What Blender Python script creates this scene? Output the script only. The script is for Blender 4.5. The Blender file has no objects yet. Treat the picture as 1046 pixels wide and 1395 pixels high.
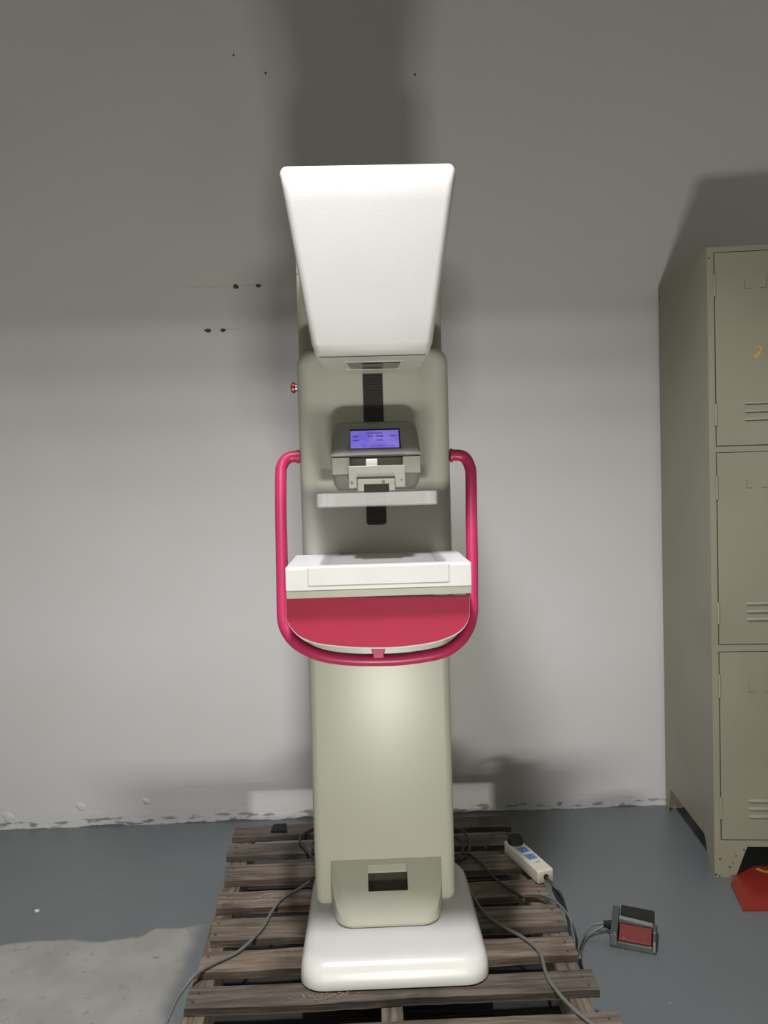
import bpy, bmesh, math, random
from mathutils import Vector, Matrix
random.seed(7)
scene = bpy.context.scene
C = scene.collection
PI = math.pi
R = math.radians

# ------------------------------------------------------------------ materials
def new_mat(name):
    m = bpy.data.materials.new(name); m.use_nodes = True
    return m, m.node_tree.nodes, m.node_tree.links, m.node_tree.nodes['Principled BSDF']

def mat(name, col, rough=0.5, metal=0.0, var=0.06, scale=30.0, bump=0.0, bscale=200.0, spec=0.5, coat=0.0):
    m, n, l, b = new_mat(name)
    tc = n.new('ShaderNodeTexCoord')
    no = n.new('ShaderNodeTexNoise'); no.inputs['Scale'].default_value = scale; no.inputs['Detail'].default_value = 5
    l.new(tc.outputs['Object'], no.inputs['Vector'])
    r = n.new('ShaderNodeValToRGB')
    r.color_ramp.elements[0].position = .3; r.color_ramp.elements[1].position = .7
    r.color_ramp.elements[0].color = tuple(c*(1-var) for c in col)+(1,)
    r.color_ramp.elements[1].color = tuple(min(1, c*(1+var)) for c in col)+(1,)
    l.new(no.outputs['Fac'], r.inputs['Fac']); l.new(r.outputs['Color'], b.inputs['Base Color'])
    b.inputs['Roughness'].default_value = rough; b.inputs['Metallic'].default_value = metal
    b.inputs['Specular IOR Level'].default_value = spec; b.inputs['Coat Weight'].default_value = coat
    if bump:
        n2 = n.new('ShaderNodeTexNoise'); n2.inputs['Scale'].default_value = bscale; n2.inputs['Detail'].default_value = 3
        l.new(tc.outputs['Object'], n2.inputs['Vector'])
        bp = n.new('ShaderNodeBump'); bp.inputs['Strength'].default_value = bump; bp.inputs['Distance'].default_value = .002
        l.new(n2.outputs['Fac'], bp.inputs['Height']); l.new(bp.outputs['Normal'], b.inputs['Normal'])
    return m

def math_node(n, l, op, a, b=None, c=None):
    x = n.new('ShaderNodeMath'); x.operation = op
    for i, v in enumerate((a, b, c)):
        if v is None: continue
        if isinstance(v, (int, float)): x.inputs[i].default_value = v
        else: l.new(v, x.inputs[i])
    return x.outputs[0]

def mix(n, l, fac, a, b):
    x = n.new('ShaderNodeMix'); x.data_type = 'RGBA'
    if isinstance(fac, (int, float)): x.inputs[0].default_value = fac
    else: l.new(fac, x.inputs[0])
    for i, v in ((6, a), (7, b)):
        if isinstance(v, tuple): x.inputs[i].default_value = v+(1,)
        else: l.new(v, x.inputs[i])
    return x.outputs[2]

def smooth(n, l, v, lo, hi):
    x = n.new('ShaderNodeMapRange'); x.interpolation_type = 'SMOOTHSTEP'
    l.new(v, x.inputs[0]); x.inputs[1].default_value = lo; x.inputs[2].default_value = hi
    return x.outputs[0]

def wall_material():
    m, n, l, b = new_mat('painted_plaster')
    g = n.new('ShaderNodeNewGeometry'); sep = n.new('ShaderNodeSeparateXYZ'); l.new(g.outputs['Position'], sep.inputs[0])
    X, Z = sep.outputs['X'], sep.outputs['Z']
    def noise(scale, detail=4, sx=1, sz=1):
        mp = n.new('ShaderNodeMapping'); mp.inputs['Scale'].default_value = (sx, 1, sz); l.new(g.outputs['Position'], mp.inputs['Vector'])
        t = n.new('ShaderNodeTexNoise'); t.inputs['Scale'].default_value = scale; t.inputs['Detail'].default_value = detail
        l.new(mp.outputs[0], t.inputs['Vector']); return t.outputs['Fac']
    big = noise(1.3, 3)
    col = mix(n, l, smooth(n, l, big, .35, .65), (.545, .538, .545), (.52, .512, .515))
    # faint horizontal scuffs beside the machine
    fine = noise(26, 4, .35, 1)
    for z0, x0, x1 in ((1.919, -.70, -.30), (1.852, -.68, -.24), (1.768, -.66, -.24)):
        wz = noise(3, 2)
        dz = math_node(n, l, 'ABSOLUTE', math_node(n, l, 'SUBTRACT', Z, math_node(n, l, 'ADD', z0-.01, math_node(n, l, 'MULTIPLY', wz, .02))))
        band = math_node(n, l, 'SUBTRACT', 1.0, smooth(n, l, dz, .001, .006))
        ex = math_node(n, l, 'MULTIPLY', smooth(n, l, X, x0-.02, x0+.03), math_node(n, l, 'SUBTRACT', 1.0, smooth(n, l, X, x1-.03, x1+.02)))
        f = math_node(n, l, 'MULTIPLY', math_node(n, l, 'MULTIPLY', band, ex), smooth(n, l, fine, .45, .62))
        col = mix(n, l, math_node(n, l, 'MULTIPLY', f, .3), col, (.34, .33, .29))
    # floor paint smeared on the foot of the wall, cracked plaster edge above it
    edge = noise(9, 5, 1, .3); rag = noise(38, 5, .5, 1.6)
    h1 = math_node(n, l, 'SUBTRACT', Z, math_node(n, l, 'MULTIPLY', math_node(n, l, 'SUBTRACT', edge, .45), .03))
    crack = math_node(n, l, 'MULTIPLY', math_node(n, l, 'SUBTRACT', 1.0, smooth(n, l, h1, .022, .034)), smooth(n, l, rag, .51, .60))
    col = mix(n, l, math_node(n, l, 'MULTIPLY', crack, .8), col, (.16, .15, .14))
    paint = math_node(n, l, 'SUBTRACT', 1.0, smooth(n, l, h1, .0005, .0035))
    col = mix(n, l, paint, col, (.12, .13, .135))
    l.new(col, b.inputs['Base Color']); b.inputs['Roughness'].default_value = .55
    b.inputs['Specular IOR Level'].default_value = .3
    b1 = noise(5, 4); b2 = noise(45, 4)
    low = math_node(n, l, 'SUBTRACT', 1.0, smooth(n, l, Z, .03, .10))
    hh = math_node(n, l, 'ADD', math_node(n, l, 'MULTIPLY', b1, .8), math_node(n, l, 'MULTIPLY', b2, .06))
    hh = math_node(n, l, 'ADD', hh, math_node(n, l, 'MULTIPLY', low, math_node(n, l, 'MULTIPLY', rag, .6)))
    bp = n.new('ShaderNodeBump'); bp.inputs['Strength'].default_value = .35; bp.inputs['Distance'].default_value = .008
    l.new(hh, bp.inputs['Height']); l.new(bp.outputs['Normal'], b.inputs['Normal'])
    return m

def floor_material():
    m, n, l, b = new_mat('grey_floor_paint')
    g = n.new('ShaderNodeNewGeometry'); sep = n.new('ShaderNodeSeparateXYZ'); l.new(g.outputs['Position'], sep.inputs[0])
    X, Y = sep.outputs['X'], sep.outputs['Y']
    def noise(scale, detail=4):
        t = n.new('ShaderNodeTexNoise'); t.inputs['Scale'].default_value = scale; t.inputs['Detail'].default_value = detail
        l.new(g.outputs['Position'], t.inputs['Vector']); return t.outputs['Fac']
    paint = mix(n, l, smooth(n, l, noise(1.6, 3), .35, .65), (.112, .126, .130), (.130, .142, .148))
    speck = smooth(n, l, noise(60, 2), .72, .76)
    paint = mix(n, l, math_node(n, l, 'MULTIPLY', speck, .35), paint, (.3, .3, .3))
    conc = mix(n, l, smooth(n, l, noise(9, 6), .3, .7), (.26, .25, .23), (.31, .30, .275))
    conc = mix(n, l, smooth(n, l, noise(34, 4), .60, .74), conc, (.21, .20, .18))
    wob = math_node(n, l, 'MULTIPLY', math_node(n, l, 'SUBTRACT', noise(5, 4), .5), .10)
    Yw = math_node(n, l, 'ADD', Y, wob); Xw = math_node(n, l, 'ADD', X, wob)
    # the bare concrete patch: front left, with a small step up near the pallet
    step = math_node(n, l, 'ADD', 2.008, math_node(n, l, 'MULTIPLY', smooth(n, l, Xw, -.66, -.60), .05))
    my = math_node(n, l, 'SUBTRACT', 1.0, smooth(n, l, math_node(n, l, 'SUBTRACT', Yw, step), -.008, .008))
    mx = math_node(n, l, 'SUBTRACT', 1.0, smooth(n, l, Xw, -.53, -.47))
    mk = math_node(n, l, 'MULTIPLY', my, mx)
    col = mix(n, l, mk, paint, conc)
    l.new(col, b.inputs['Base Color'])
    rg = n.new('ShaderNodeMapRange'); l.new(mk, rg.inputs[0]); rg.inputs[3].default_value = .33; rg.inputs[4].default_value = .75
    l.new(rg.outputs[0], b.inputs['Roughness'])
    bp = n.new('ShaderNodeBump'); bp.inputs['Strength'].default_value = .12; bp.inputs['Distance'].default_value = .004
    l.new(noise(30, 5), bp.inputs['Height']); l.new(bp.outputs['Normal'], b.inputs['Normal'])
    return m

def wood_material(name, dark, light, stain):
    m, n, l, b = new_mat(name)
    tc = n.new('ShaderNodeTexCoord'); mp = n.new('ShaderNodeMapping')
    mp.inputs['Scale'].default_value = (1.2, 16, 16) if name != 'stringer_wood' else (16, 1.2, 16)
    l.new(tc.outputs['Object'], mp.inputs['Vector'])
    a = n.new('ShaderNodeTexNoise'); a.inputs['Scale'].default_value = 5; a.inputs['Detail'].default_value = 8; a.inputs['Distortion'].default_value = .6
    l.new(mp.outputs[0], a.inputs['Vector'])
    col = mix(n, l, smooth(n, l, a.outputs['Fac'], .33, .68), dark, light)
    s = n.new('ShaderNodeTexNoise'); s.inputs['Scale'].default_value = 7; s.inputs['Detail'].default_value = 5
    l.new(tc.outputs['Object'], s.inputs['Vector'])
    col = mix(n, l, math_node(n, l, 'MULTIPLY', smooth(n, l, s.outputs['Fac'], .52, .70), .6), col, stain)
    l.new(col, b.inputs['Base Color']); b.inputs['Roughness'].default_value = .8
    bp = n.new('ShaderNodeBump'); bp.inputs['Strength'].default_value = .6; bp.inputs['Distance'].default_value = .003
    l.new(a.outputs['Fac'], bp.inputs['Height']); l.new(bp.outputs['Normal'], b.inputs['Normal'])
    return m

def locker_material():
    m, n, l, b = new_mat('locker_paint')
    g = n.new('ShaderNodeNewGeometry')
    def noise(scale, detail=4):
        t = n.new('ShaderNodeTexNoise'); t.inputs['Scale'].default_value = scale; t.inputs['Detail'].default_value = detail
        l.new(g.outputs['Position'], t.inputs['Vector']); return t.outputs['Fac']
    col = mix(n, l, smooth(n, l, noise(3, 5), .35, .65), (.203, .191, .143), (.228, .213, .163))
    col = mix(n, l, smooth(n, l, noise(55, 2), .765, .79), col, (.05, .04, .03))
    l.new(col, b.inputs['Base Color']); b.inputs['Roughness'].default_value = .42
    bp = n.new('ShaderNodeBump'); bp.inputs['Strength'].default_value = .25; bp.inputs['Distance'].default_value = .006
    l.new(noise(4, 3), bp.inputs['Height']); l.new(bp.outputs['Normal'], b.inputs['Normal'])
    return m

M = {}
M['wall'] = wall_material()
M['floor'] = floor_material()
M['shell'] = mat('ivory_shell', (.55, .545, .53), .32, var=.02, scale=8, bump=.08, bscale=350)
M['headshell'] = mat('textured_shell_dimmed', (.43, .42, .415), .42, var=.02, scale=8, bump=.12, bscale=450)  # ivory shell painted darker to offset the strong lamp light on the head
M['column'] = mat('cream_shell', (.355, .348, .300), .36, var=.02, scale=5, bump=.04, bscale=300)
M['panel'] = mat('grey_shell', (.42, .42, .375), .42, var=.02, scale=8, bump=.05, bscale=400)
M['box'] = mat('grey_plastic', (.235, .232, .208), .5, var=.03, scale=20)
M['bracket'] = mat('light_plastic', (.29, .286, .245), .5, var=.02)
M['white'] = mat('white_plastic', (.52, .515, .505), .40, var=.02, bump=.05, bscale=400)
M['bevel'] = mat('beige_trim', (.36, .34, .30), .45, var=.03)
M['seam'] = mat('seam_grey', (.28, .28, .26), .6)
M['pink'] = mat('magenta_paint', (.36, .022, .080), .36, spec=.35, var=.05, scale=15)
M['pinktop'] = mat('magenta_plastic', (.31, .015, .050), .55, spec=.2, var=.04, scale=12, bump=.1, bscale=500)
M['black'] = mat('black_rubber', (.014, .014, .014), .75, var=.2, spec=.25)
M['bellows'] = mat('black_bellows', (.020, .018, .016), .55, var=.2, scale=90)
M['cableg'] = mat('grey_cable', (.13, .13, .125), .5, var=.08)
M['cabled'] = mat('dark_cable', (.030, .031, .032), .5, var=.1)
M['dark'] = mat('dark_recess', (.045, .046, .030), .5)
M['slot'] = mat('tinted_glass', (.030, .034, .030), .15)
M['steel'] = mat('steel', (.45, .45, .43), .35, metal=.9)
M['red'] = mat('red_button', (.28, .010, .012), .25)
M['locker'] = locker_material()
M['gap'] = mat('gap_dark', (.045, .043, .028), .7)
M['hole'] = mat('bare_brown_plaster', (.05, .043, .030), .9, var=.3, scale=120)
M['yellow'] = mat('yellow_paint', (.42, .27, .045), .6, var=.2, scale=60)
M['ink'] = mat('faded_holder', (.13, .127, .09), .6)
M['mat_red'] = mat('red_plastic', (.21, .018, .012), .35, var=.12, scale=12, bump=.1, bscale=60)
M['fs_grey'] = mat('cast_grey', (.060, .067, .065), .4, metal=.2, bump=.2, bscale=300)
M['fs_red'] = mat('pedal_red', (.125, .012, .009), .6, var=.1, scale=60)
M['strip'] = mat('strip_white', (.56, .52, .44), .4)
M['blue'] = mat('blue_label', (.10, .22, .42), .5, var=.25, scale=250)
M['chip'] = mat('chip_white', (.7, .7, .68), .7)
M['crumb'] = mat('wood_crumbs', (.20, .155, .115), .9, var=.3, scale=200)
M['wood1'] = wood_material('board_wood', (.085, .064, .047), (.190, .150, .115), (.030, .022, .016))
M['wood2'] = wood_material('board_wood_grey', (.062, .049, .038), (.135, .108, .085), (.022, .017, .013))
M['wood3'] = wood_material('board_wood_warm', (.100, .072, .052), (.225, .172, .128), (.040, .026, .018))
M['wood_shade'] = wood_material('shade_dark_wood', (.012, .011, .009), (.026, .023, .019), (.008, .007, .006))  # near-black colour stands in for the shade under the pallet deck
M['chalk'] = mat('chalk', (.30, .28, .24), .9)
M['stringer'] = wood_material('stringer_wood', (.075, .058, .042), (.20, .16, .122), (.035, .026, .018))

def acrylic():
    m, n, l, b = new_mat('clear_acrylic')
    b.inputs['Base Color'].default_value = (.55, .55, .54, 1); b.inputs['Roughness'].default_value = .12
    b.inputs['Alpha'].default_value = .30; b.inputs['IOR'].default_value = 1.45
    return m
M['acrylic'] = acrylic()
def lcd():
    m, n, l, b = new_mat('lcd_backlight')
    tc = n.new('ShaderNodeTexCoord'); no = n.new('ShaderNodeTexNoise'); no.inputs['Scale'].default_value = 18
    l.new(tc.outputs['Object'], no.inputs['Vector'])
    c = mix(n, l, smooth(n, l, no.outputs['Fac'], .4, .6), (.17, .13, .66), (.25, .19, .74))
    l.new(c, b.inputs['Emission Color']); b.inputs['Emission Strength'].default_value = .85
    b.inputs['Base Color'].default_value = (.05, .04, .15, 1); b.inputs['Roughness'].default_value = .25
    return m
M['lcd'] = lcd()
M['lcdtext'] = mat('lcd_ink', (.05, .03, .22), .4)

# ------------------------------------------------------------------ mesh helpers
class MB:
    def __init__(s): s.bm = bmesh.new()
    def box(s, x0, x1, y0, y1, z0, z1):
        s.hexa([(x0, y0, z0), (x1, y0, z0), (x1, y1, z0), (x0, y1, z0), (x0, y0, z1), (x1, y0, z1), (x1, y1, z1), (x0, y1, z1)]); return s
    def hexa(s, p):
        v = [s.bm.verts.new(q) for q in p]
        for f in ((3, 2, 1, 0), (4, 5, 6, 7), (0, 1, 5, 4), (1, 2, 6, 5), (2, 3, 7, 6), (3, 0, 4, 7)): s.bm.faces.new([v[i] for i in f])
        return s
    def prism(s, pts, vec):
        vec = Vector(vec); a = [s.bm.verts.new(p) for p in pts]; b = [s.bm.verts.new(Vector(p)+vec) for p in pts]
        s.bm.faces.new(a[::-1]); s.bm.faces.new(b); k = len(a)
        for i in range(k): s.bm.faces.new((a[i], a[(i+1) % k], b[(i+1) % k], b[i]))
        return s
    def loft(s, rings, cap=True):
        rs = [[s.bm.verts.new(p) for p in r] for r in rings]; k = len(rs[0])
        for a, b in zip(rs, rs[1:]):
            for i in range(k): s.bm.faces.new((a[i], a[(i+1) % k], b[(i+1) % k], b[i]))
        if cap: s.bm.faces.new(rs[0][::-1]); s.bm.faces.new(rs[-1])
        return s
    def cyl(s, c, axis, r, h, n=20, r2=None):
        axis = Vector(axis).normalized(); q = axis.to_track_quat('Z', 'Y'); c = Vector(c); r2 = r if r2 is None else r2
        ring = lambda rr, t: [c+q @ Vector((rr*math.cos(2*PI*i/n), rr*math.sin(2*PI*i/n), t)) for i in range(n)]
        return s.loft([ring(r, 0), ring(r2, h)])
    def tube(s, pts, r, n=10, flat=1.0):
        pts = catmull(pts); rings = []; up = Vector((0, 0, 1)); prev = None
        for i, p in enumerate(pts):
            t = (pts[min(i+1, len(pts)-1)]-pts[max(i-1, 0)]).normalized()
            if prev is None:
                a = t.cross(up)
                if a.length < .05: a = t.cross(Vector((0, 1, 0)))
            else: a = prev-t*prev.dot(t)
            a.normalize(); prev = a.copy(); b = t.cross(a)
            rings.append([p+a*r*math.cos(2*PI*k/n)+b*r*math.sin(2*PI*k/n) for k in range(n)])
        return s.loft(rings)
    def build(s, name, m, parent=None, bevel=0, seg=3, ang=35, smooth_=True, sharp=40):
        bmesh.ops.recalc_face_normals(s.bm, faces=s.bm.faces)
        off = parent.get('_w') if parent is not None else None
        if off is not None: bmesh.ops.translate(s.bm, verts=s.bm.verts, vec=-Vector(off))
        me = bpy.data.meshes.new(name); s.bm.to_mesh(me); s.bm.free()
        me.materials.append(m)
        for p in me.polygons: p.use_smooth = smooth_
        if not bevel and smooth_:
            try: me.set_sharp_from_angle(angle=R(sharp))
            except Exception: pass
        o = bpy.data.objects.new(name, me); C.objects.link(o)
        if parent is not None:
            o.parent = parent
            if off is not None: o['_w'] = list(off)
        if bevel:
            b = o.modifiers.new('bevel', 'BEVEL'); b.width = bevel; b.segments = seg; b.limit_method = 'ANGLE'; b.angle_limit = R(ang)
            b.harden_normals = True; b.use_clamp_overlap = True
        return o

def build_each(mb, name, m, parent=None, **k):
    # every loose piece of the mesh becomes an object of its own
    bm = mb.bm; bm.verts.ensure_lookup_table(); seen = set(); groups = []
    for v in bm.verts:
        if v in seen: continue
        st = [v]; seen.add(v); g_ = []
        while st:
            q = st.pop(); g_.append(q)
            for e in q.link_edges:
                w_ = e.other_vert(q)
                if w_ not in seen: seen.add(w_); st.append(w_)
        groups.append(g_)
    out = []
    for g_ in groups:
        nb = MB(); mp = {v: nb.bm.verts.new(v.co) for v in g_}; fs = set(f for v in g_ for f in v.link_faces)
        for f in fs: nb.bm.faces.new([mp[v] for v in f.verts])
        out.append(nb.build(name, m, parent, **k))
    bm.free(); return out

def catmull(pts, sub=6):
    P = [Vector(p) for p in pts]
    if len(P) < 3: return P
    out = []
    for i in range(len(P)-1):
        p0, p1, p2, p3 = P[max(i-1, 0)], P[i], P[i+1], P[min(i+2, len(P)-1)]
        for k in range(sub):
            t = k/sub
            out.append(.5*((2*p1)+(p2-p0)*t+(2*p0-5*p1+4*p2-p3)*t*t+(3*p1-p0-3*p2+p3)*t**3))
    out.append(P[-1]); return out

def rrect(x0, x1, z0, z1, r, n=6):
    out = []
    for cx, cz, a0 in ((x1-r, z0+r, -90), (x1-r, z1-r, 0), (x0+r, z1-r, 90), (x0+r, z0+r, 180)):
        for i in range(n+1):
            a = R(a0+90*i/n); out.append((cx+r*math.cos(a), cz+r*math.sin(a)))
    return out

def tag(o, label, cat, group=None, kind=None):
    o['label'] = label
    if cat: o['category'] = cat
    if group: o['group'] = group
    if kind: o['kind'] = kind
    return o
def thing(name, label, cat, loc, rotz=0, group=None, local=False):
    o = bpy.data.objects.new(name, None); C.objects.link(o); o.empty_display_size = .05
    o.location = loc; o.rotation_euler = (0, 0, rotz)
    if not local: o['_w'] = list(loc)
    return tag(o, label, cat, group)
def structure(o): o['kind'] = 'structure'; return o

# ------------------------------------------------------------------ setting
WY = 2.71
structure(MB().box(-3.2, 3.2, -3.0, WY, -.1, 0).build('floor', M['floor']))
structure(MB().box(-3.2, 3.2, WY, WY+.15, -.1, 4.2).build('wall_back', M['wall']))

def splat(x, z, w, h, seed):
    rnd = random.Random(seed); b = MB(); n = 14
    pts = [(x+w*math.cos(2*PI*i/n)*rnd.uniform(.6, 1.1), WY-.0015, z+h*math.sin(2*PI*i/n)*rnd.uniform(.6, 1.1)) for i in range(n)]
    b.prism(pts, (0, .003, 0)); return b
for (x, z, w, h, lab) in ((-.440, 1.918, .012, .009, 'brown hole in the wall paint, left one of the upper pair'),
                          (-.360, 1.919, .010, .007, 'brown hole in the wall paint, right one of the upper pair nearest the machine'),
                          (-.544, 1.766, .013, .008, 'brown hole in the wall paint, left one of the lower pair'),
                          (-.490, 1.765, .011, .007, 'brown hole in the wall paint, right one of the lower pair')):
    tag(splat(x, z, w, h, int(x*1000)).build('wall_hole', M['hole']), lab, 'wall hole', 'brown holes in the wall')
for (x, z, lab) in ((.213, 2.642, 'tiny dark speck on the wall above the right corner of the tube head'),
                    (-.31, 2.655, 'tiny dark speck on the upper wall left of the machine, lower one of two'),
                    (-.42, 2.719, 'tiny dark speck on the upper wall left of the machine, higher one of two')):
    tag(splat(x, z, .0045, .005, int(x*999)).build('wall_speck', M['hole']), lab, 'wall speck', 'specks on the upper wall')
def blister(x, z, w, h, lab):
    b = MB(); rings = []
    for k in range(6):
        a = k/5*PI/2
        rings.append([(x+w*math.cos(a)*math.cos(t)*(1+.2*math.sin(3*t)), WY+.001-.0035*math.sin(a), z+h*math.cos(a)*math.sin(t)-.3*h*math.cos(t)*math.cos(a)) for t in [2*PI*i/16 for i in range(16)]])
    rings[-1] = [(x+.01*w*math.cos(t), WY-.0027, z+.01*h*math.sin(t)) for t in [2*PI*i/16 for i in range(16)]]
    b.loft(rings); tag(b.build('plaster_blister', M['wall']), lab, 'plaster blister', 'plaster blisters at the foot of the wall')
blister(-1.32, .045, .022, .022, 'white plaster blister low on the wall at the left picture edge')
blister(-1.06, .075, .018, .016, 'white plaster blister low on the wall, middle one of three on the left')
blister(-.825, .085, .015, .012, 'white plaster blister low on the wall, nearest to the pallet')

# ------------------------------------------------------------------ pallet
PT = .12
pal = thing('wooden_pallet', 'weathered brown wooden pallet under the white mammography machine', 'pallet', (0, 1.9, 0))
boards = [(-.450, .430, 2.325, 2.402, -.449, .427), (-.447, .433, 2.205, 2.278, -.443, .436), (-.433, .428, 2.066, 2.153, -.424, .421),
          (-.424, .446, 1.925, 2.005, -.419, .452), (-.420, .461, 1.790, 1.880, -.407, .456), (-.414, .458, 1.671, 1.746, -.411, .455),
          (-.415, .466, 1.552, 1.620, -.412, .467), (-.432, .478, 1.400, 1.488, -.432, .478), (-.43, .475, 1.27, 1.35, -.43, .475)]
wm = ['wood2', 'wood2', 'wood1', 'wood3', 'wood1', 'wood3', 'wood2', 'wood1', 'wood1']
for i, (xl, xr, yf, yb, xlf, xrf) in enumerate(boards):
    rnd = random.Random(i*3+1); b = MB(); n = 26; th = .018
    f = []; k = []
    fn = bn = 0
    for j in range(n+1):
        t = j/n; fn = .7*fn+rnd.uniform(-.0022, .0022); bn = .7*bn+rnd.uniform(-.0016, .0016)
        f.append((xlf+(xrf-xlf)*t+(rnd.uniform(-.003, .003) if j in (0, n) else 0), yf+fn+.004*t*(i < 7)))
        k.append((xl+(xr-xl)*t+(rnd.uniform(-.003, .003) if j in (0, n) else 0), yb+bn+.006*t*(i < 7)))
    rings = []
    for (fx, fy), (kx, ky) in zip(f, k):
        z = PT+rnd.uniform(-.0006, .0003)
        rings.append([(fx, fy, PT-th), (kx, ky, PT-th), (kx, ky, z), (fx, fy, z)])
    b.loft(rings); ob = b.build('deck_board', M[wm[i]], pal, bevel=.0015, seg=2)
    nb = MB()
    for sx in (xl+.022, xr-.022):
        for yy in (yf+.02, yb-.02): nb.cyl((sx+rnd.uniform(-.006, .006), yy, PT-.001), (0, 0, 1), .003, .0022, 10)
    build_each(nb, 'nail', M['dark'], ob)
for (xa_, xb_, xc_, xd_) in ((-.436, -.388, -.410, -.364), (.0, .046, .0, .046), (.388, .434, .405, .445)):
    z0_, z1_ = .0182, PT-.0185
    MB().hexa([(xc_, 1.30, z0_), (xd_, 1.30, z0_), (xb_, 2.395, z0_), (xa_, 2.395, z0_), (xc_, 1.30, z1_), (xd_, 1.30, z1_), (xb_, 2.395, z1_), (xa_, 2.395, z1_)]).build('stringer', M['stringer'], pal, bevel=.002, seg=2)
for (y0, y1) in ((2.21, 2.278), (2.06, 2.125), (1.915, 1.978), (1.765, 1.842), (1.575, 1.700), (1.30, 1.40)):
    MB().box(-.405, .40, y0, y1, 0, .0178).build('bottom_board', M['wood_shade'], pal, bevel=.002, seg=2)  # boards added beneath the deck gaps so the gaps look shaded
b = MB(); b.tube([(-.318, 1.968, PT+.0006), (-.300, 1.985, PT+.0006), (-.280, 1.983, PT+.0006), (-.284, 1.962, PT+.0006), (-.316, 1.958, PT+.0006), (-.328, 1.946, PT+.0006)], .0012, 6)
b.build('chalk_mark', M['chalk'], pal)

# ------------------------------------------------------------------ mammography machine
CX = .020
mac = thing('mammography_machine', 'white mammography machine with magenta grab bar standing on the wooden pallet', 'medical machine', (CX, 1.75, PT))
# base
def base_ring(t, z_extra=0):
    return t
b = MB()
def base_section(inset, zf):
    # outline in plan with rounded corners; zf(y) gives the height
    pts = rrect(-.194+inset+CX-.002, .240-inset+CX-.018, 1.582+inset, 1.962-inset, max(.055-inset*.6, .01), 7)
    out = []
    for x, y in pts:
        k = 1-.055*(y-1.582)/.41
        out.append((.023+(x-.023)*k, y, zf(y)))
    return out
top = lambda y: .178+(y-1.60)*.118
b.loft([base_section(.003, lambda y: PT+.0014), base_section(.0, lambda y: PT+.004),
        base_section(.0005, lambda y: PT+.020), base_section(.003, lambda y: PT+.75*(top(y)-PT)-.006),
        base_section(.009, lambda y: PT+.90*(top(y)-PT)-.004), base_section(.018, lambda y: top(y)-.003),
        base_section(.032, lambda y: top(y)), base_section(.06, lambda y: top(y)+.001)])
b.build('base', M['shell'], mac, smooth_=True)

def rbox_z(x0, x1, y0, y1, z0, z1, r):
    return [[(x, y, z) for x, y in rrect(x0, x1, y0, y1, r, 6)] for z in (z0, z1)]
# column (rear stand)
b = MB(); rr = []
x0, x1, y0, y1 = CX-.170, CX+.168, 1.782, 1.945
for z, ins in ((.192, .018), (.196, .008), (.206, .002), (.216, 0), (1.73, 0), (1.752, .003), (1.765, .010), (1.77, .020)):
    rr.append([(x, y, z) for x, y in rrect(x0+ins, x1-ins, y0+ins, y1-ins, .018, 6)])
b.loft(rr); col = b.build('column', M['column'], mac)
MB().loft([[(x, y, z) for x, y in rrect(x0-.0006, x1+.0006, y0-.0006, y1+.0006, .018, 6)] for z in (1.700, 1.7025)]).build('cap_seam', M['seam'], col)

# pedestal cover at the foot of the column
b = MB()
xa, xb = CX-.131, CX+.135
def pf(y): return .306+(y-1.780)*1.02*.90
poly = [(xa, 1.784), (xa+.004, 1.748), (xa+.012, 1.722)]
for i in range(7):
    a = R(200+70*i/6); poly.append((xa+.050+.038*math.cos(a), 1.728+.036*math.sin(a)))
for i in range(7):
    a = R(270+70*i/6); poly.append((xb-.050+.038*math.cos(a), 1.728+.036*math.sin(a)))
poly += [(xb-.012, 1.722), (xb-.004, 1.748), (xb, 1.784)]
rings = []
for ins, f in ((.006, lambda y: .192), (0, lambda y: .199), (0, lambda y: pf(y)-.022-.0*y), (.0, lambda y: pf(y)-.013), (.015, lambda y: pf(y)-.001)):
    cxm, cym = (xa+xb)/2, 1.784
    fr_ = (lambda y: 1.0) if ins < .01 else (lambda y: min(1, (1.784-y)/.045))
    rings.append([(x+(ins if x < cxm else -ins)*fr_(y), min(y+ins*.6*fr_(y), 1.784), f(y+ins*.6*fr_(y))) for x, y in poly])
bm = b.bm; rs = [[bm.verts.new(p) for p in r] for r in rings]; k = len(poly)
for a_, b_ in zip(rs, rs[1:]):
    for i in range(k): bm.faces.new((a_[i], a_[(i+1) % k], b_[(i+1) % k], b_[i]))
bm.faces.new(rs[0][::-1])
wx0, wx1, wy0, wy1 = -.022, .071, 1.728, 1.772
hole = [bm.verts.new((x, y, pf(y)-.001)) for x, y in ((wx0, wy0), (wx1, wy0), (wx1, wy1), (wx0, wy1))]
he = [bm.edges.new((hole[i], hole[(i+1) % 4])) for i in range(4)]
oe = [bm.edges.get((rs[-1][i], rs[-1][(i+1) % k])) for i in range(k)]
bmesh.ops.triangle_fill(bm, edges=he+oe, use_beauty=True)
deep = [bm.verts.new((v.co.x, v.co.y+.012, v.co.z-.024)) for v in hole]
for i in range(4): bm.faces.new((hole[i], hole[(i+1) % 4], deep[(i+1) % 4], deep[i]))
pc = b.build('pedestal_cover', M['column'], mac, sharp=22)
MB().prism([tuple(Vector((v[0], v[1]+.0115, pf(v[1])-.001-.0235))) for v in ((wx0, wy0), (wx1, wy0), (wx1, wy1), (wx0, wy1))], (0, .0008, -.0016)).build('window', M['dark'], pc)

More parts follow.
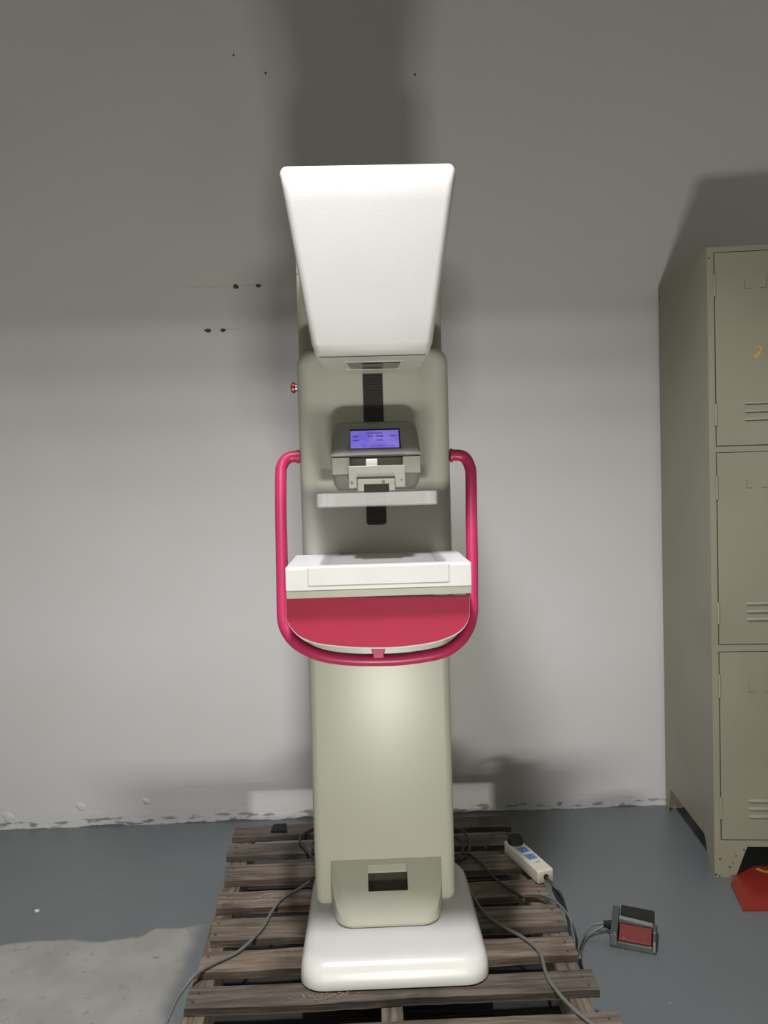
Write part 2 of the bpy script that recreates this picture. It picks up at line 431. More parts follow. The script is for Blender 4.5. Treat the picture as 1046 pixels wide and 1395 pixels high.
# gantry (upright panel)
b = MB()
prof = []
for y, ins in ((1.782, .0), (1.715, .0), (1.700, .0015), (1.686, .006), (1.675, .014), (1.670, .024), (1.668, .034)):
    prof.append([(x, y, z) for x, z in rrect(CX-.168+ins, CX+.171-ins, .86+ins*.2, 1.506-ins*.55, .034, 7)])
b.loft(prof); gan = b.build('gantry', M['panel'], mac)
bl = MB(); zt, zb = 1.452, 1.114
pts = rrect(-.001, .043, zb, zt, .007, 4)
bl.prism([(x, 1.6665, z) for x, z in pts], (0, .004, 0)); bel = bl.build('bellows', M['bellows'], gan)
rb = MB(); z = zb+.008
while z < zt-.004:
    rb.hexa([(.0015, 1.6655, z), (.0405, 1.6655, z), (.0405, 1.667, z-.0012), (.0015, 1.667, z-.0012), (.0015, 1.6655, z+.0012), (.0405, 1.6655, z+.0012), (.0405, 1.667, z+.0024), (.0015, 1.667, z+.0024)]); z += .0065
r_ = rb.build('bellows_rib', M['bellows'], bel if False else gan)

# emergency stop on the left flank
eb = MB(); eb.cyl((-.149, 1.735, 1.428), (-1, 0, 0), .009, .010, 20); st = eb.build('button_collar', M['steel'], mac)
eb = MB(); yy = 1.735; zz = 1.428
eb.loft([[(x, yy+r*math.cos(t), zz+r*math.sin(t)) for t in [2*PI*i/20 for i in range(20)]] for x, r in ((-.153, .008), (-.156, .0125), (-.160, .013), (-.163, .011), (-.165, .006))])
e = eb.build('emergency_button', M['red'], mac); e['label'] = 'red mushroom emergency button'

# tube head: side profile swept across a tapering width
b = MB()
prof = [(1.478, 1.452), (1.470, 1.458), (1.466, 1.475), (1.461, 1.53), (1.454, 1.60), (1.447, 1.68), (1.443, 1.735), (1.4435, 1.765), (1.449, 1.790), (1.458, 1.806), (1.470, 1.814), (1.485, 1.818),
        (1.60, 1.835), (1.69, 1.835), (1.715, 1.82), (1.72, 1.78), (1.72, 1.46), (1.71, 1.449), (1.60, 1.4475)]
HB = 1.443
def fy(y, z):                      # front face leans forward towards its top edge
    return (HB-(max(0, min(z, 1.79)-1.46))*.17+(y-(1.470 if z < 1.46 else 1.470-(min(z, 1.735)-1.46)*.098)))
new_prof = []
for y, z in prof:
    if y < 1.55:
        y2 = fy(y, z); k_ = y2/y; new_prof.append((y2, 1.2+(z-1.2)*k_, z, k_))
    else: new_prof.append((y, 1.2+(z-1.2)*(.995 if z < 1.5 else .965), z, .97))
def hw(z, k_, y):
    w = (.1135+(z-1.452)*(.1700-.1135)/.362)*k_
    if y > 1.60: w -= (y-1.60)*.10
    return w
prof = [(p[0], p[1]) for p in new_prof]
# cross-sections from left to right with rounded rim
cyc = sum(p[0] for p in prof)/len(prof); czc = sum(p[1] for p in prof)/len(prof)
rings = []
E = .014
for s in [(-1, t) for t in (0, 15, 30, 45, 60, 75, 90)]+[(1, t) for t in (90, 75, 60, 45, 30, 15, 0)]:
    sg, t = s; off = E*(1-math.sin(R(90-t))) ; sh = E*(1-math.sin(R(t)))
    ring = []
    for (y, z, z0, k_) in new_prof:
        # inward shift of the profile at the rim
        vy, vz = cyc-y, czc-z; L = math.hypot(vy, vz)
        yi = y+(1 if y < 1.55 else -1 if y > 1.68 else 0)*sh*1.0
        zi = z+(1 if z0 < 1.47 else -1 if z0 > 1.79 else 0)*sh*1.0
        w = hw(z0, k_, y)
        ring.append((CX*.975+sg*(w-off), yi, zi))
    rings.append(ring)
b.loft(rings); head = b.build('tube_head', M['headshell'], mac)
for p in head.data.polygons: p.use_smooth = True
ub = MB(); ub.prism([(CX-.103, 1.448, 1.4462), (CX+.101, 1.448, 1.4462), (CX+.098, 1.66, 1.4462), (CX-.098, 1.66, 1.4462)], (0, 0, -.0012)); ub.build('head_underside', M['panel'], head, bevel=.0004)
sl = MB(); sl.prism([(-.032, 1.497, 1.4452), (.075, 1.507, 1.4452), (.071, 1.583, 1.4452), (-.024, 1.577, 1.4452)], (0, 0, -.0025)); sw = sl.build('aperture_window', M['slot'], head)
MB().box(-.004, .045, 1.528, 1.552, 1.4415, 1.4430).build('filter_blade', M['steel'], head)
fr = MB()
for (xa_, xb_, ya_, yb_) in ((-.038, .081, 1.488, 1.495), (-.036, .078, 1.586, 1.592)): fr.box(xa_, xb_, ya_, yb_, 1.4425, 1.4455)
build_each(fr, 'aperture_frame', M['panel'], head, bevel=.001)

# control box with screen
b = MB(); cb = .022
def wedge(b, x0, x1, prof):
    b.prism([(x0, y, z) for y, z in prof], (x1-x0, 0, 0))
rings = []
pf1 = [(1.668, 1.342), (1.612, 1.333), (1.600, 1.328), (1.545, 1.2675), (1.543, 1.263), (1.547, 1.260), (1.668, 1.258)]
for x, dz, dy in ((-.0905, -.020, .012), (-.088, -.012, .006), (-.080, -.005, .002), (-.065, -.001, 0), (.065, -.001, 0), (.080, -.005, .002), (.088, -.012, .006), (.0905, -.020, .012)):
    rings.append([(cb+x, y+(dy if 1.59 < y < 1.65 else 0), z+(dz if z > 1.3 else 0)) for y, z in pf1])
b.loft(rings); box = b.build('control_box', M['box'], mac)
b = MB()
for xx0, xx1 in ((cb-.0905, cb-.054), (cb+.054, cb+.0905)):
    wedge(b, xx0, xx1, [(1.667, 1.2585), (1.544, 1.2585), (1.546, 1.224), (1.667, 1.224)])
wedge(b, cb-.0545, cb+.0545, [(1.667, 1.2585), (1.560, 1.2585), (1.560, 1.222), (1.667, 1.222)])
build_each(b, 'cheek', M['bracket'], box, bevel=.002)
b = MB()
b.loft([[(x, y, z) for x, y in rrect(cb-.0905+i_, cb+.0905-i_, 1.543+i_+q, 1.70, .022, 5)] for z, i_, q in ((1.2235, 0, .004), (1.205, .002, .02), (1.192, .010, .040))])
b.build('lower_shroud', M['box'], box)
# screen lies on the slanted face
n0 = Vector((0, -.0669*-1, 0)); sA = Vector((0, 1.600, 1.328)); sB = Vector((0, 1.545, 1.2675)); dv = (sB-sA).normalized(); nv = Vector((0, dv.z, -dv.y)).normalized()
if nv.y > 0: nv = -nv
def sp(x, t, h=0): p = sA+dv*t+nv*h; return (cb-.001+x, p.y, p.z)
def slab(b, x0, x1, t0, t1, h0, h1): b.hexa([sp(x0, t1, h0), sp(x1, t1, h0), sp(x1, t0, h0), sp(x0, t0, h0), sp(x0, t1, h1), sp(x1, t1, h1), sp(x1, t0, h1), sp(x0, t0, h1)])
bz = MB(); slab(bz, -.0515, .0525, .012, .070, .0002, .0010); bzo = bz.build('screen_bezel', M['black'], box)
sc = MB(); slab(sc, -.0505, .0495, .018, .069, .0009, .0016); sco = sc.build('lcd_screen', M['lcd'], box)
tx = MB(); rnd = random.Random(3)
def words(x0, x1, t, h=.0045):
    x = x0
    while x < x1:
        w = rnd.uniform(.0010, .0022)
        slab(tx, x, x+w, t, t+h*rnd.uniform(.6, 1), .0016, .0018); x += w+.0010
words(-.017, .015, .024); words(-.045, -.034, .033); words(-.014, -.004, .033); words(.002, .016, .033); words(.032, .042, .033)
words(-.045, -.034, .045); words(.003, .016, .045)
for xx in (-.044, -.030, -.010, .005, .030): slab(tx, xx, xx+.010, .063, .0638, .0016, .0018)
tx.build('screen_text', M['lcdtext'], box)

# paddle bracket
b = MB(); b.box(cb-.056, cb+.056, 1.498, 1.60, 1.196, 1.240)
br = b.build('paddle_bracket', M['bracket'], mac, bevel=.0015)
MB().box(.001, .024, 1.507, 1.530, 1.2385, 1.254).build('release_knob', M['white'], br, bevel=.002)
MB().box(-.0185, .0575, 1.4945, 1.50, 1.1955, 1.2185).build('latch_gap', M['gap'], br)
b = MB()
b.box(-.0165, .0565, 1.482, 1.52, 1.2035, 1.2135); b.box(-.0165, -.004, 1.482, 1.52, 1.190, 1.2035); b.box(.045, .0565, 1.482, 1.52, 1.190, 1.2035)
build_each(b, 'latch_plate', M['bracket'], br, bevel=.001)
MB().box(-.004, .045, 1.49, 1.52, 1.187, 1.2035).build('latch_slot', M['dark'], br)
for x_, y_, z_, r_ in ((-.028, 1.4985, 1.2085, .0028), (.034, 1.4825, 1.2085, .0032), (.0705, 1.4985, 1.211, .0014)):
    MB().cyl((x_, y_, z_), (0, -1, 0), r_, .0012, 14).build('screw', M['steel'] if r_ > .002 else M['gap'], br)

# compression paddle, clear tray
PX0, PX1, PY0, PY1, PZ0, PZ1 = -.0945, .1345, 1.42, 1.592, 1.1615, 1.1875
tk = .0022
b = MB()
bm = b.bm
def ring(x0, x1, y0, y1, z, r): return [(x, y, z) for x, y in rrect(x0, x1, y0, y1, r, 4)]
b.loft([ring(PX0+.003, PX1-.003, PY0+.003, PY1-.003, PZ0, .006), ring(PX0, PX1, PY0, PY1, PZ0+.003, .008), ring(PX0, PX1, PY0, PY1, PZ1, .008),
        ring(PX0+tk, PX1-tk, PY0+tk, PY1-tk, PZ1, .006), ring(PX0+tk, PX1-tk, PY0+tk, PY1-tk, PZ0+tk, .006)])
pad = b.build('compression_paddle', M['acrylic'], mac); pad['label'] = 'clear acrylic tray'
b = MB()
for xx in (PX0+.013, PX1-.016): b.box(xx, xx+.0025, PY0+.004, PY1-.004, PZ0+tk+.0003, PZ1-.002)
build_each(b, 'paddle_rib', M['acrylic'], pad, bevel=.0006)
MB().box(-.004, .045, 1.50, 1.59, PZ1+.0005, 1.1885).build('paddle_arm', M['steel'], pad)

# support table
TX0, TX1, TY, TZ = CX-.1790, CX+.1775, 1.440, 1.049
b = MB(); wedge(b, TX0, TX1, [(1.669, TZ+.003), (TY+.004, TZ), (TY, TZ-.004), (TY, 1.003), (1.669, 1.003)])
for v in b.bm.verts:
    pass
tb = b.build('support_table', M['white'], mac, bevel=.0025)
b = MB(); wedge(b, TX0+.0005, TX1-.0005, [(1.669, 1.0028), (TY+.001, 1.0028), (TY+.006, .988), (1.669, .988)])
b.build('table_underside', M['bevel'], tb, bevel=.001)
b = MB(); b.box(-.1165, .1545, TY-.0004, TY+.05, 1.0118, TZ-.002); b.build('drawer_seam', M['seam'], tb)
b = MB(); b.box(-.1155, .1535, TY-.0012, TY+.05, 1.0127, TZ-.0022); b.build('cassette_drawer', M['white'], tb, bevel=.0008)

# magenta front panel hanging below the table, with its ivory backing
pan = [ (-0.1620, 0.9854), (-0.1632, 0.9493), (-0.1607, 0.9377), (-0.1414, 0.9125), (-0.1046, 0.8954), (-0.0430, 0.8861), (0.0145, 0.8827), (0.0651, 0.8832), (0.1216, 0.8894), (0.1551, 0.8992), (0.1772, 0.9108), (0.1906, 0.9264), (0.1960, 0.9407), (0.1969, 0.9784) ]
PY = 1.463
pan = [(x*PY/1.475, 1.2+(z-1.2)*PY/1.475) for x, z in pan]
mid = catmull([(x, 0, z) for x, z in pan[1:-1]], 3)
out = [pan[0]]+[(v.x, v.z) for v in mid]+[pan[-1]]
b = MB(); b.prism([(x, PY, z) for x, z in out], (0, .003, 0))
ap = b.build('front_panel', M['pinktop'], mac, bevel=.0008, seg=2)
ap['label'] = 'magenta D-shaped panel below the table'
b = MB(); b.prism([(CX+(x-CX)*1.006, PY+.0032, z-.0035*max(0, min(1, (.96-z)/.05))) for x, z in out], (0, .020, 0))
b.build('panel_backing', M['shell'], ap, bevel=.0015)
b = MB(); b.box(-.09, .13, 1.488, 1.665, .90, .985); b.build('panel_mount', M['panel'], mac)

# grab bar
path = [ (-0.1453, 1.7000, 1.2701), (-0.1649, 1.6998, 1.2701), (-0.1780, 1.6972, 1.2635), (-0.1860, 1.6919, 1.2497), (-0.1883, 1.6838, 1.2284), (-0.1874, 1.6514, 1.1448), (-0.1836, 1.6078, 1.0369), (-0.1808, 1.5705, 0.9487), (-0.1790, 1.5611, 0.9273), (-0.1727, 1.5530, 0.9087), (-0.1551, 1.5431, 0.8858), (-0.1251, 1.5353, 0.8676), (-0.0885, 1.5303, 0.8554), (-0.0379, 1.5278, 0.8483), (0.0173, 1.5275, 0.8458), (0.0742, 1.5288, 0.8466), (0.1425, 1.5337, 0.8553), (0.1801, 1.5425, 0.8734), (0.2019, 1.5537, 0.8980), (0.2126, 1.5655, 0.9247), (0.2156, 1.5767, 0.9506), (0.2230, 1.6141, 1.0397), (0.2288, 1.6514, 1.1328), (0.2345, 1.6838, 1.2167), (0.2329, 1.6919, 1.2382), (0.2259, 1.6981, 1.2551), (0.2139, 1.7000, 1.2629), (0.1907, 1.7000, 1.2643) ]
b = MB(); b.tube(path, .0128, 16); gb = b.build('grab_bar', M['pink'], mac)
b = MB(); b.prism([(x, 1.490, z) for x, z in ((.004, .858), (.004, .866), (.001, .874), (.004, .882), (.026, .882), (.029, .874), (.026, .866), (.026, .858))], (0, .033, 0)); b.build('bar_clip', M['pink'], gb, bevel=.002)
b = MB()
b.cyl((-.1535, 1.70, 1.2701), (1, 0, 0), .0155, .005, 18); b.cyl((.1960, 1.70, 1.2635), (-1, 0, 0), .0155, .005, 18)
build_each(b, 'bar_flange', M['pink'], gb)

# ------------------------------------------------------------------ locker (local frame)
LK = thing('metal_locker', 'grey-green metal locker with three doors standing against the wall', 'locker', (1.01, 2.203, 0), R(-5.5), local=True)
W, D, H = .46, .485, 1.866
g = M['locker']
def lbuild(b, name, m, par, **k): return b.build(name, m, par, **k)
b = MB()
b.box(0, .0012, .0205, D-.0013, .0946, H-.0013); b.box(W-.0012, W, .0205, D-.0013, .0946, H-.0013); b.box(0, W, D-.0012, D, .095, H)   # sides and back
b.box(0, W, .0205, D-.0013, H-.0012, H); b.box(0, W, .0205, D-.0013, .093, .0945)
for z in (1.278, .691): b.box(.002, W-.002, .003, D-.002, z-.002, z+.002)
build_each(b, 'body_panel', g, LK)
b = MB()
b.box(0, .0185, -.001, .02, .094, H); b.box(W-.0185, W, -.001, .02, .094, H)
for z0_, z1_ in ((1.851, H), (1.270, 1.2865), (.681, .701), (.094, .114)): b.box(.0185, W-.0185, -.001, .02, z0_, z1_)
build_each(b, 'front_frame', g, LK)
b = MB(); b.box(.017, W-.017, .0008, .003, .112, 1.853); lbuild(b, 'door_shadow_gap', M['gap'], LK)
doors = [(.1165, .679), (.7035, 1.268), (1.289, 1.8485)]
for i, (z0_, z1_) in enumerate(doors):
    b = MB(); b.box(.0215, W-.0215, -.0035, .0006, z0_, z1_)
    d = lbuild(b, 'door', g, LK, bevel=.0012, seg=2)
    # louvres low on the door
    zc = (.188, .777, 1.365)[i]
    for q in range(3):
        z = zc+.0235*q; b = MB(); rings = []
        for x, s_ in ((.100, .2), (.104, 1), (.300, 1), (.304, .2)):
            rings.append([(x, -.0036, z-.004*s_), (x, -.0036-.0040*s_, z-.0035*s_), (x, -.0036-.0030*s_, z-.001*s_), (x, -.0036, z+.0035*s_)])
        b.loft(rings); lbuild(b, 'louvre', g, d)
        b = MB(); b.box(.102, .302, -.0040, -.0034, z-.0056, z-.0044); lbuild(b, 'louvre_slit', M['gap'], d)
    # worn card holder corners
    zh = (.560, 1.163, 1.742)[i]
    b = MB()
    b.box(.104, .1055, -.0046, -.0034, zh, zh+.026); b.box(.104, .120, -.0046, -.0034, zh, zh+.0015)
    b.box(.165, .167, -.0046, -.0034, zh, zh+.034); b.box(.148, .166, -.0046, -.0034, zh, zh+.0015)
    build_each(b, 'card_holder_edge', M['ink'], d)
    b = MB(); b.cyl((W-.07, -.0035, (z0_+z1_)/2), (0, -1, 0), .008, .012, 16); lbuild(b, 'knob', M['steel'], d)
    for hz in ((.179, .245), (.544, .614)) if i == 0 else ((.763, .829), (1.131, 1.202)) if i == 1 else ((1.348, 1.412), (1.722, 1.785)):
        b = MB(); b.cyl((.020, -.0030, hz[0]), (0, 0, 1), .0040, hz[1]-hz[0], 12); lbuild(b, 'hinge', g, d)
# painted yellow digit on the top door
pts = [(.131, 1.568), (.139, 1.5745), (.147, 1.572), (.149, 1.563), (.142, 1.553), (.134, 1.547), (.131, 1.5445), (.138, 1.546)]
b = MB(); 
cp = catmull([(x, 0, z) for x, z in pts], 4)
for i in range(len(cp)-1):
    a_, c_ = cp[i], cp[i+1]; t = (c_-a_).normalized(); nn = Vector((-t.z, 0, t.x))*.0026*(1 if i < 12 else 1.3)
    e_ = t*.0008
    q = [a_-e_-nn, c_+e_-nn, c_+e_+nn, a_-e_+nn]
    b.hexa([(v.x, -.0040-i*1e-6, v.z) for v in q]+[(v.x, -.0033, v.z) for v in q])
lbuild(b, 'painted_digit', M['yellow'], d)
# feet: sheet metal legs cut as trapezoids at both faces
def foot(u, mirror, yb):
    s = -1 if mirror else 1
    b = MB()
    b.prism([(u, yb, .0941), (u+s*.096, yb, .0941), (u+s*.088, yb, .075), (u+s*.062, yb, .004), (u+s*.055, yb, 0), (u, yb, 0)][::s], (0, .0015, 0))
    return b
for u, mi in ((0, False), (W, True)):
    s = -1 if mi else 1
    b = foot(u, mi, -.001)
    b.prism([(u, 0, .0935), (u, .085, .0935), (u, .075, .078), (u, .038, 0), (u, 0, 0)], (s*.0015, 0, 0)); 
    lbuild(b, 'foot', g, LK)
    b = foot(u, mi, D-.0015)
    b.prism([(u, D, .0935), (u, D-.06, .0935), (u, D-.052, .078), (u, D-.028, 0), (u, D, 0)], (s*.0015, 0, 0)); 
    lbuild(b, 'foot', g, LK)
b = MB()
for x, z, r_ in ((.016, .056, .0032), (.044, .032, .0034), (.053, .044, .0022), (.063, .066, .0025), (.058, .074, .0016), (.004, .008, .004), (.014, .004, .003)):
    b.cyl((x, -.0008, z), (0, -1, 0), r_, .0006, 9)
build_each(b, 'rust_spot', M['hole'], LK)
b = MB(); b.cyl((.006, -.0008, 1.835), (0, -1, 0), .003, .0008, 12); b.cyl((-.0003, D-.012, 1.835), (-1, 0, 0), .004, .0006, 12); build_each(b, 'rivet', M['hole'], LK)

# red plastic sheet under the locker
b = MB()
pts = [(1.004, 2.020), (1.036, 2.155), (1.080, 2.205), (1.150, 2.245), (1.30, 2.27), (1.46, 2.25), (1.44, 2.01), (1.20, 2.01)]
b.loft([[(x, y, .0005) for x, y in pts], [(x, y, .007) for x, y in pts], [(1.2+(x-1.2)*.94, 2.13+(y-2.13)*.90, .0105) for x, y in pts]])
rm = b.build('red_mat', M['mat_red']); tag(rm, 'red plastic mat lying on the floor under the locker foot', 'mat')
b = MB()
mk = [(1.148, 2.222), (1.160, 2.205), (1.172, 2.20), (1.178, 2.185), (1.195, 2.175)]
for i in range(len(mk)-1):
    a_, c_ = Vector(mk[i]+(0,)), Vector(mk[i+1]+(0,)); nn = Vector((c_.y-a_.y, a_.x-c_.x, 0)).normalized()*.0045
    q = [a_-nn, c_-nn, c_+nn, a_+nn]; b.hexa([(v.x, v.y, .0104) for v in q]+[(v.x, v.y, .0112) for v in q])
b.build('yellow_mark', M['yellow'], rm)

# ------------------------------------------------------------------ foot switch
FS = thing('foot_switch', 'grey cast foot switch with red and black pedals on the floor', 'foot switch', (.592, 1.890, 0), R(-23), local=True); FS.scale = (.98, .74, .9)
b = MB()
b.box(0, .114, 0, .145, 0, .008)
b.hexa([(0, 0, .006), (.018, 0, .006), (.018, .142, .006), (0, .142, .006), (0, .006, .034), (.018, .006, .034), (.018, .140, .060), (0, .140, .060)])
b.hexa([(.106, 0, .006), (.114, 0, .006), (.114, .140, .006), (.106, .140, .006), (.106, .006, .032), (.114, .006, .032), (.114, .085, .048), (.106, .085, .048)])
b.box(.018, .106, 0, .010, .006, .018)
b.hexa([(.018, .078, .006), (.106, .078, .006), (.106, .090, .006), (.018, .090, .006), (.018, .080, .050), (.106, .080, .044), (.106, .090, .050), (.018, .090, .056)])
b.build('housing', M['fs_grey'], FS, bevel=.002)
b = MB(); b.hexa([(.021, .014, .010), (.103, .014, .010), (.103, .074, .010), (.021, .074, .010), (.021, .016, .020), (.103, .016, .020), (.103, .074, .040), (.021, .074, .040)])
b.build('pedal', M['fs_red'], FS, bevel=.002)['label'] = 'red pedal'
b = MB(); b.hexa([(.022, .094, .030), (.108, .094, .030), (.108, .140, .036), (.022, .140, .036), (.022, .094, .052), (.108, .094, .048), (.108, .140, .064), (.022, .140, .066)])
bp_ = b.build('pedal', M['black'], FS, bevel=.003); bp_['label'] = 'black ribbed rubber pedal'
b = MB()
for i in range(9): b.box(.027+i*.009, .030+i*.009, .098, .136, .045, .0665)
for v in b.bm.verts:
    if v.co.z > .05: v.co.z = .053+(v.co.y-.094)*.28
b.build('grip_ridge', M['black'], bp_)
b = MB(); b.cyl((0, .070, .030), (-1, 0, 0), .013, .010, 16); b.cyl((-.010, .070, .030), (-1, 0, 0), .010, .010, 16); b.build('cable_gland', M['black'], FS, bevel=.001)
b = MB()
for x, y, z in ((.012, .012, .0365), (.110, .045, .0425), (.100, .005, .018), (.034, .020, .0225)): b.cyl((x, y, z-.002), (0, 0, 1), .0028, .003, 10)
build_each(b, 'screw', M['steel'], FS)

# ------------------------------------------------------------------ power strip
ang = math.atan2(.162, -.052)-PI/2
PS = thing('power_strip', 'white power strip with blue labels on the right pallet edge', 'power strip', (.452, 1.985, PT+.001), ang, local=True)
b = MB(); b.box(-.024, .024, 0, .190, 0, .036); b.build('housing', M['strip'], PS, bevel=.004)
for i in range(2):
    b = MB(); b.box(-.013, .015, .064+i*.042, .094+i*.042, .0358, .0366); lb = b.build('socket_label', M['blue'], PS); lb['label'] = 'blue socket label'
    b = MB()
    for dx, dy in ((-.006, .008), (.006, .008), (0, .020)): b.box(dx-.0012, dx+.0022, .064+i*.042+dy-.002, .064+i*.042+dy+.004, .0364, .0369)
    build_each(b, 'socket_hole', M['dark'], lb)
b = MB(); b.box(-.006, .010, .045, .049, .0358, .0364); b.build('printed_line', M['blue'], PS)
b = MB(); b.cyl((0, .0, .018), (0, -1, 0), .007, .004, 14); b.build('cord_outlet', M['black'], PS)
# plug in the far socket
pg = thing('power_plug', 'black round power plug pushed into the far end of the white power strip', 'plug', PS.matrix_basis @ Vector((0, .165, .036)), ang, local=True)
b = MB(); b.cyl((0, 0, .0008), (0, 0, 1), .023, .020, 24, .019); b.build('plug_body', M['black'], pg, bevel=.003)
b = MB(); b.tube([(0, .010, .016), (-.02, .035, .018), (-.05, .05, .008), (-.075, .045, -.025)], .004, 8); b.build('cord', M['cabled'], pg)

# ------------------------------------------------------------------ cables
def cable(name, label, pts, r, m, group=None):
    b = MB(); b.tube(pts, r, 8); return tag(b.build(name, m), label, 'cable', group)
z = PT+.0062
cable('power_cable', 'grey cable running from the machine base over the left pallet boards to the lower left', 
      [(-.185, 2.03, z), (-.212, 1.995, z), (-.252, 1.95, z), (-.272, 1.885, z), (-.285, 1.82, z), (-.325, 1.735, z), (-.375, 1.69, z+.001), (-.408, 1.655, z+.001), (-.428, 1.625, .115), (-.442, 1.60, .06), (-.465, 1.62, .0055), (-.55, 1.66, .0055), (-.60, 1.50, .0055), (-.62, 1.40, .0055)][:9]
      +[(-.440, 1.585, .108), (-.452, 1.52, .085), (-.47, 1.42, .05), (-.50, 1.30, .008)], .0037, M['cableg'])
cable('extension_cable', 'short dark cable leaving from under the left front corner of the pallet', 
      [(-.446, 1.655, .0045), (-.475, 1.63, .0045), (-.51, 1.595, .0045), (-.545, 1.555, .0045), (-.60, 1.50, .0045)], .004, M['cabled'])
cable('power_cable', 'grey cable running beside the machine base over the right front pallet boards', 
      [(.232, 2.06, z), (.238, 2.00, z), (.252, 1.90, z), (.268, 1.84, z), (.302, 1.785, z), (.342, 1.735, z), (.365, 1.68, z), (.362, 1.60, z), (.372, 1.545, z), (.392, 1.49, z), (.425, 1.43, z), (.46, 1.36, z)], .0039, M['cableg'])
cable('signal_cable', 'thin dark cable curving across the right pallet boards toward the power strip', 
      [(.215, 2.14, z), (.265, 2.15, z), (.295, 2.09, z), (.315, 2.02, z), (.345, 1.96, z), (.375, 1.915, z-.001)], .0032, M['cabled'])
cable('foot_switch_cable', 'upper of two grey cords between the pallet and the foot switch', 
      [(.3805, 1.9215, z+.002), (.419, 1.918, z+.002), (.447, 1.893, z+.002), (.462, 1.850, z+.002), (.470, 1.80, z), (.482, 1.80, .08), (.492, 1.835, .028), (.5335, 1.918, .014), (.563, 1.944, .024), (.592, 1.945, .0290)], .0032, M['cableg'])
cable('foot_switch_cable', 'lower of two grey cords between the pallet and the foot switch', 
      [(.478, 1.76, .06), (.490, 1.80, .03), (.510, 1.868, .0045), (.537, 1.918, .0045), (.565, 1.937, .012), (.591, 1.941, .0225)], .0032, M['cableg'])
cable('strip_cord', 'black cord hanging from the near end of the white power strip', 
      [(.453, 1.980, .139), (.458, 1.968, .136), (.464, 1.950, .130), (.478, 1.935, .118), (.488, 1.915, .08), (.492, 1.885, .03), (.494, 1.83, .0045), (.50, 1.74, .0045)], .0038, M['cabled'])
b = MB(); b.loft([[Vector((.463, 1.952, .130))+Vector(v)*s_+Vector((.018, -.03, -.035))*t for v in [(.008*math.cos(a), .006*math.sin(a), .006*math.sin(a)) for a in [2*PI*i/12 for i in range(12)]]] for s_, t in ((.4, 0), (1, .2), (1.1, .7), (.5, 1))])
tag(b.build('cord_connector', M['black']), 'small black in-line connector hanging below the power strip end', 'connector')
cable('extension_cable', 'thick black cable on the floor at the lower right beside the pallet corner', 
      [(.468, 1.625, .006), (.49, 1.595, .006), (.52, 1.56, .006), (.575, 1.50, .006), (.64, 1.43, .006)], .0055, M['cabled'])
cable('coiled_cable', 'black looped cable on the back left boards, outer loop', 
      [(-.145, 2.385, z), (-.19, 2.36, z), (-.232, 2.27, z+.01), (-.205, 2.20, z+.004), (-.165, 2.13, z), (-.13, 2.10, z)], .0042, M['cabled'], 'black cable loops behind the column')
cable('coiled_cable', 'black looped cable on the back left boards, inner loop beside the column', 
      [(-.13, 2.30, z+.012), (-.170, 2.26, z+.014), (-.190, 2.21, z+.018), (-.178, 2.17, z+.018), (-.14, 2.13, z+.012)], .0042, M['cabled'], 'black cable loops behind the column')
cable('coiled_cable', 'black cable looping on the back right boards, larger rear loop', 
      [(.19, 2.34, z), (.235, 2.31, z+.004), (.270, 2.27, z+.008), (.275, 2.19, z+.004), (.25, 2.13, z), (.20, 2.10, z)], .0042, M['cabled'], 'black cable loops right of the column')
cable('coiled_cable', 'black cable looping on the back right boards, smaller loop by the base', 
      [(.19, 2.20, z+.022), (.23, 2.21, z+.024), (.255, 2.17, z+.022), (.238, 2.12, z+.014), (.205, 2.08, z+.010)], .0042, M['cabled'], 'black cable loops right of the column')

# rubber pad, chips, crumbs
b = MB(); b.hexa([(-.331, 2.345, PT), (-.278, 2.341, PT), (-.285, 2.392, PT), (-.327, 2.389, PT), (-.330, 2.346, PT+.008), (-.279, 2.342, PT+.008), (-.286, 2.391, PT+.010), (-.326, 2.388, PT+.010)])
tag(b.build('rubber_pad', M['black'], bevel=.001), 'small black rubber pad on the rearmost left pallet board', 'rubber pad')
def chip(x, y, s_, lab):
    b = MB(); pts = [(x+s_*math.cos(a)*random.uniform(.7, 1.2), y+s_*.8*math.sin(a)*random.uniform(.7, 1.2), .0003) for a in [2*PI*i/7 for i in range(7)]]
    b.prism(pts, (0, 0, .003)); return tag(b.build('paint_chip', M['chip']), lab, 'paint chip')
chip(-.985, 2.165, .008, 'small white paint chip on the grey floor at left')
chip(.640, 1.512, .004, 'tiny dark chip on the floor right of the pallet front corner').data.materials[0] = M['hole']
b = MB(); rnd = random.Random(5)
for i in range(60):
    x = rnd.gauss(-.125, .035); y = rnd.uniform(1.561, 1.580); s_ = rnd.uniform(.0007, .0022)
    b.box(x-s_, x+s_, y-s_, y+s_, PT-.0002, PT+s_)
tag(b.build('wood_crumbs', M['crumb']), 'light brown crumbs on the pallet board before the base', 'crumbs', kind='stuff')

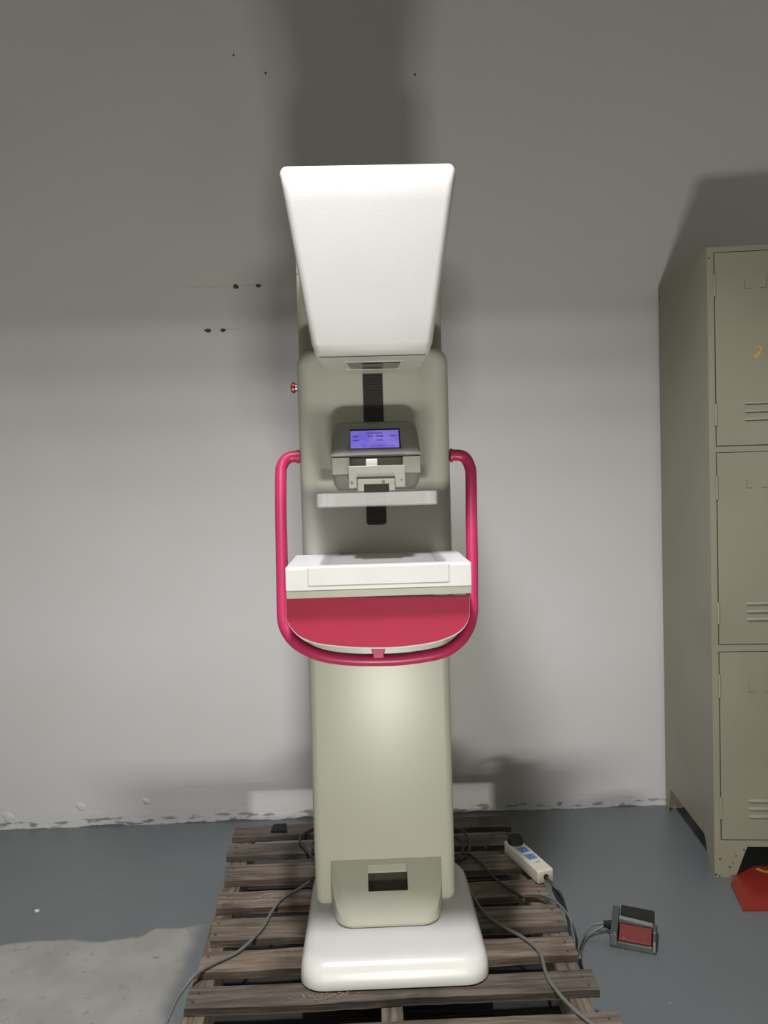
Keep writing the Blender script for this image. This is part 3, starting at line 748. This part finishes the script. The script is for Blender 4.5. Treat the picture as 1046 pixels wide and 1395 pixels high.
# ------------------------------------------------------------------ lights
def area(name, loc, target, sx, sy, power, col):
    L = bpy.data.lights.new(name, 'AREA'); L.shape = 'RECTANGLE'; L.size = sx; L.size_y = sy; L.energy = power; L.color = col
    o = bpy.data.objects.new(name, L); C.objects.link(o); o.location = loc
    o.rotation_euler = (Vector(target)-Vector(loc)).to_track_quat('-Z', 'Y').to_euler(); return o
KX, KY, KZ = -.09, .80, 2.86
hd = thing('ceiling_lamp', 'long bulb lamp with a dark front shade above the machine, out of the picture', 'lamp', (KX, KY, KZ+.30))
for k in range(6):
    L = bpy.data.lights.new('lamp_bulb_light', 'AREA'); L.shape = 'DISK'; L.size = .11; L.energy = 12.2; L.color = (.985, .975, 1)
    o = bpy.data.objects.new('lamp_bulb_light', L); C.objects.link(o); o.location = (KX, KY, KZ-.30+.096*k)
b = MB(); b.box(KX-1.3, KX+1.3, KY-.3, KY+.64, KZ+.29, KZ+.30); b.box(KX-1.3, KX+1.3, KY+.62, KY+.64, KZ-.55, KZ+.29)
b.build('lamp_shade', M['black'], hd)
area('floor_light', (.09, -.06, .07), (.0, 2.71, 1.9), .26, .14, 28, (1, .985, .87))

w = bpy.data.worlds.new('room_ambience'); scene.world = w; w.use_nodes = True
bg = w.node_tree.nodes['Background']; bg.inputs[0].default_value = (.95, .94, .76, 1); bg.inputs[1].default_value = .23

# ------------------------------------------------------------------ camera
cam = bpy.data.cameras.new('camera'); co = bpy.data.objects.new('camera', cam); C.objects.link(co)
cam.sensor_fit = 'VERTICAL'; cam.sensor_height = 36; cam.lens = 36*1030/1395
co.location = (0, 0, 1.2)
co.rotation_mode = 'QUATERNION'
co.rotation_quaternion = (Matrix.Rotation(R(-1.3), 3, 'Z') @ Matrix.Rotation(R(88.0), 3, 'X') @ Matrix.Rotation(R(-1.6), 3, 'Z')).to_quaternion()
cam.clip_start = .02
scene.camera = co
for o in bpy.data.objects:
    if '_w' in o: del o['_w']
vs = scene.view_settings
scene.display_settings.display_device = 'sRGB'
vs.view_transform = 'Standard'; vs.look = 'None'; vs.gamma = 1; vs.exposure = 0; vs.use_curve_mapping = False
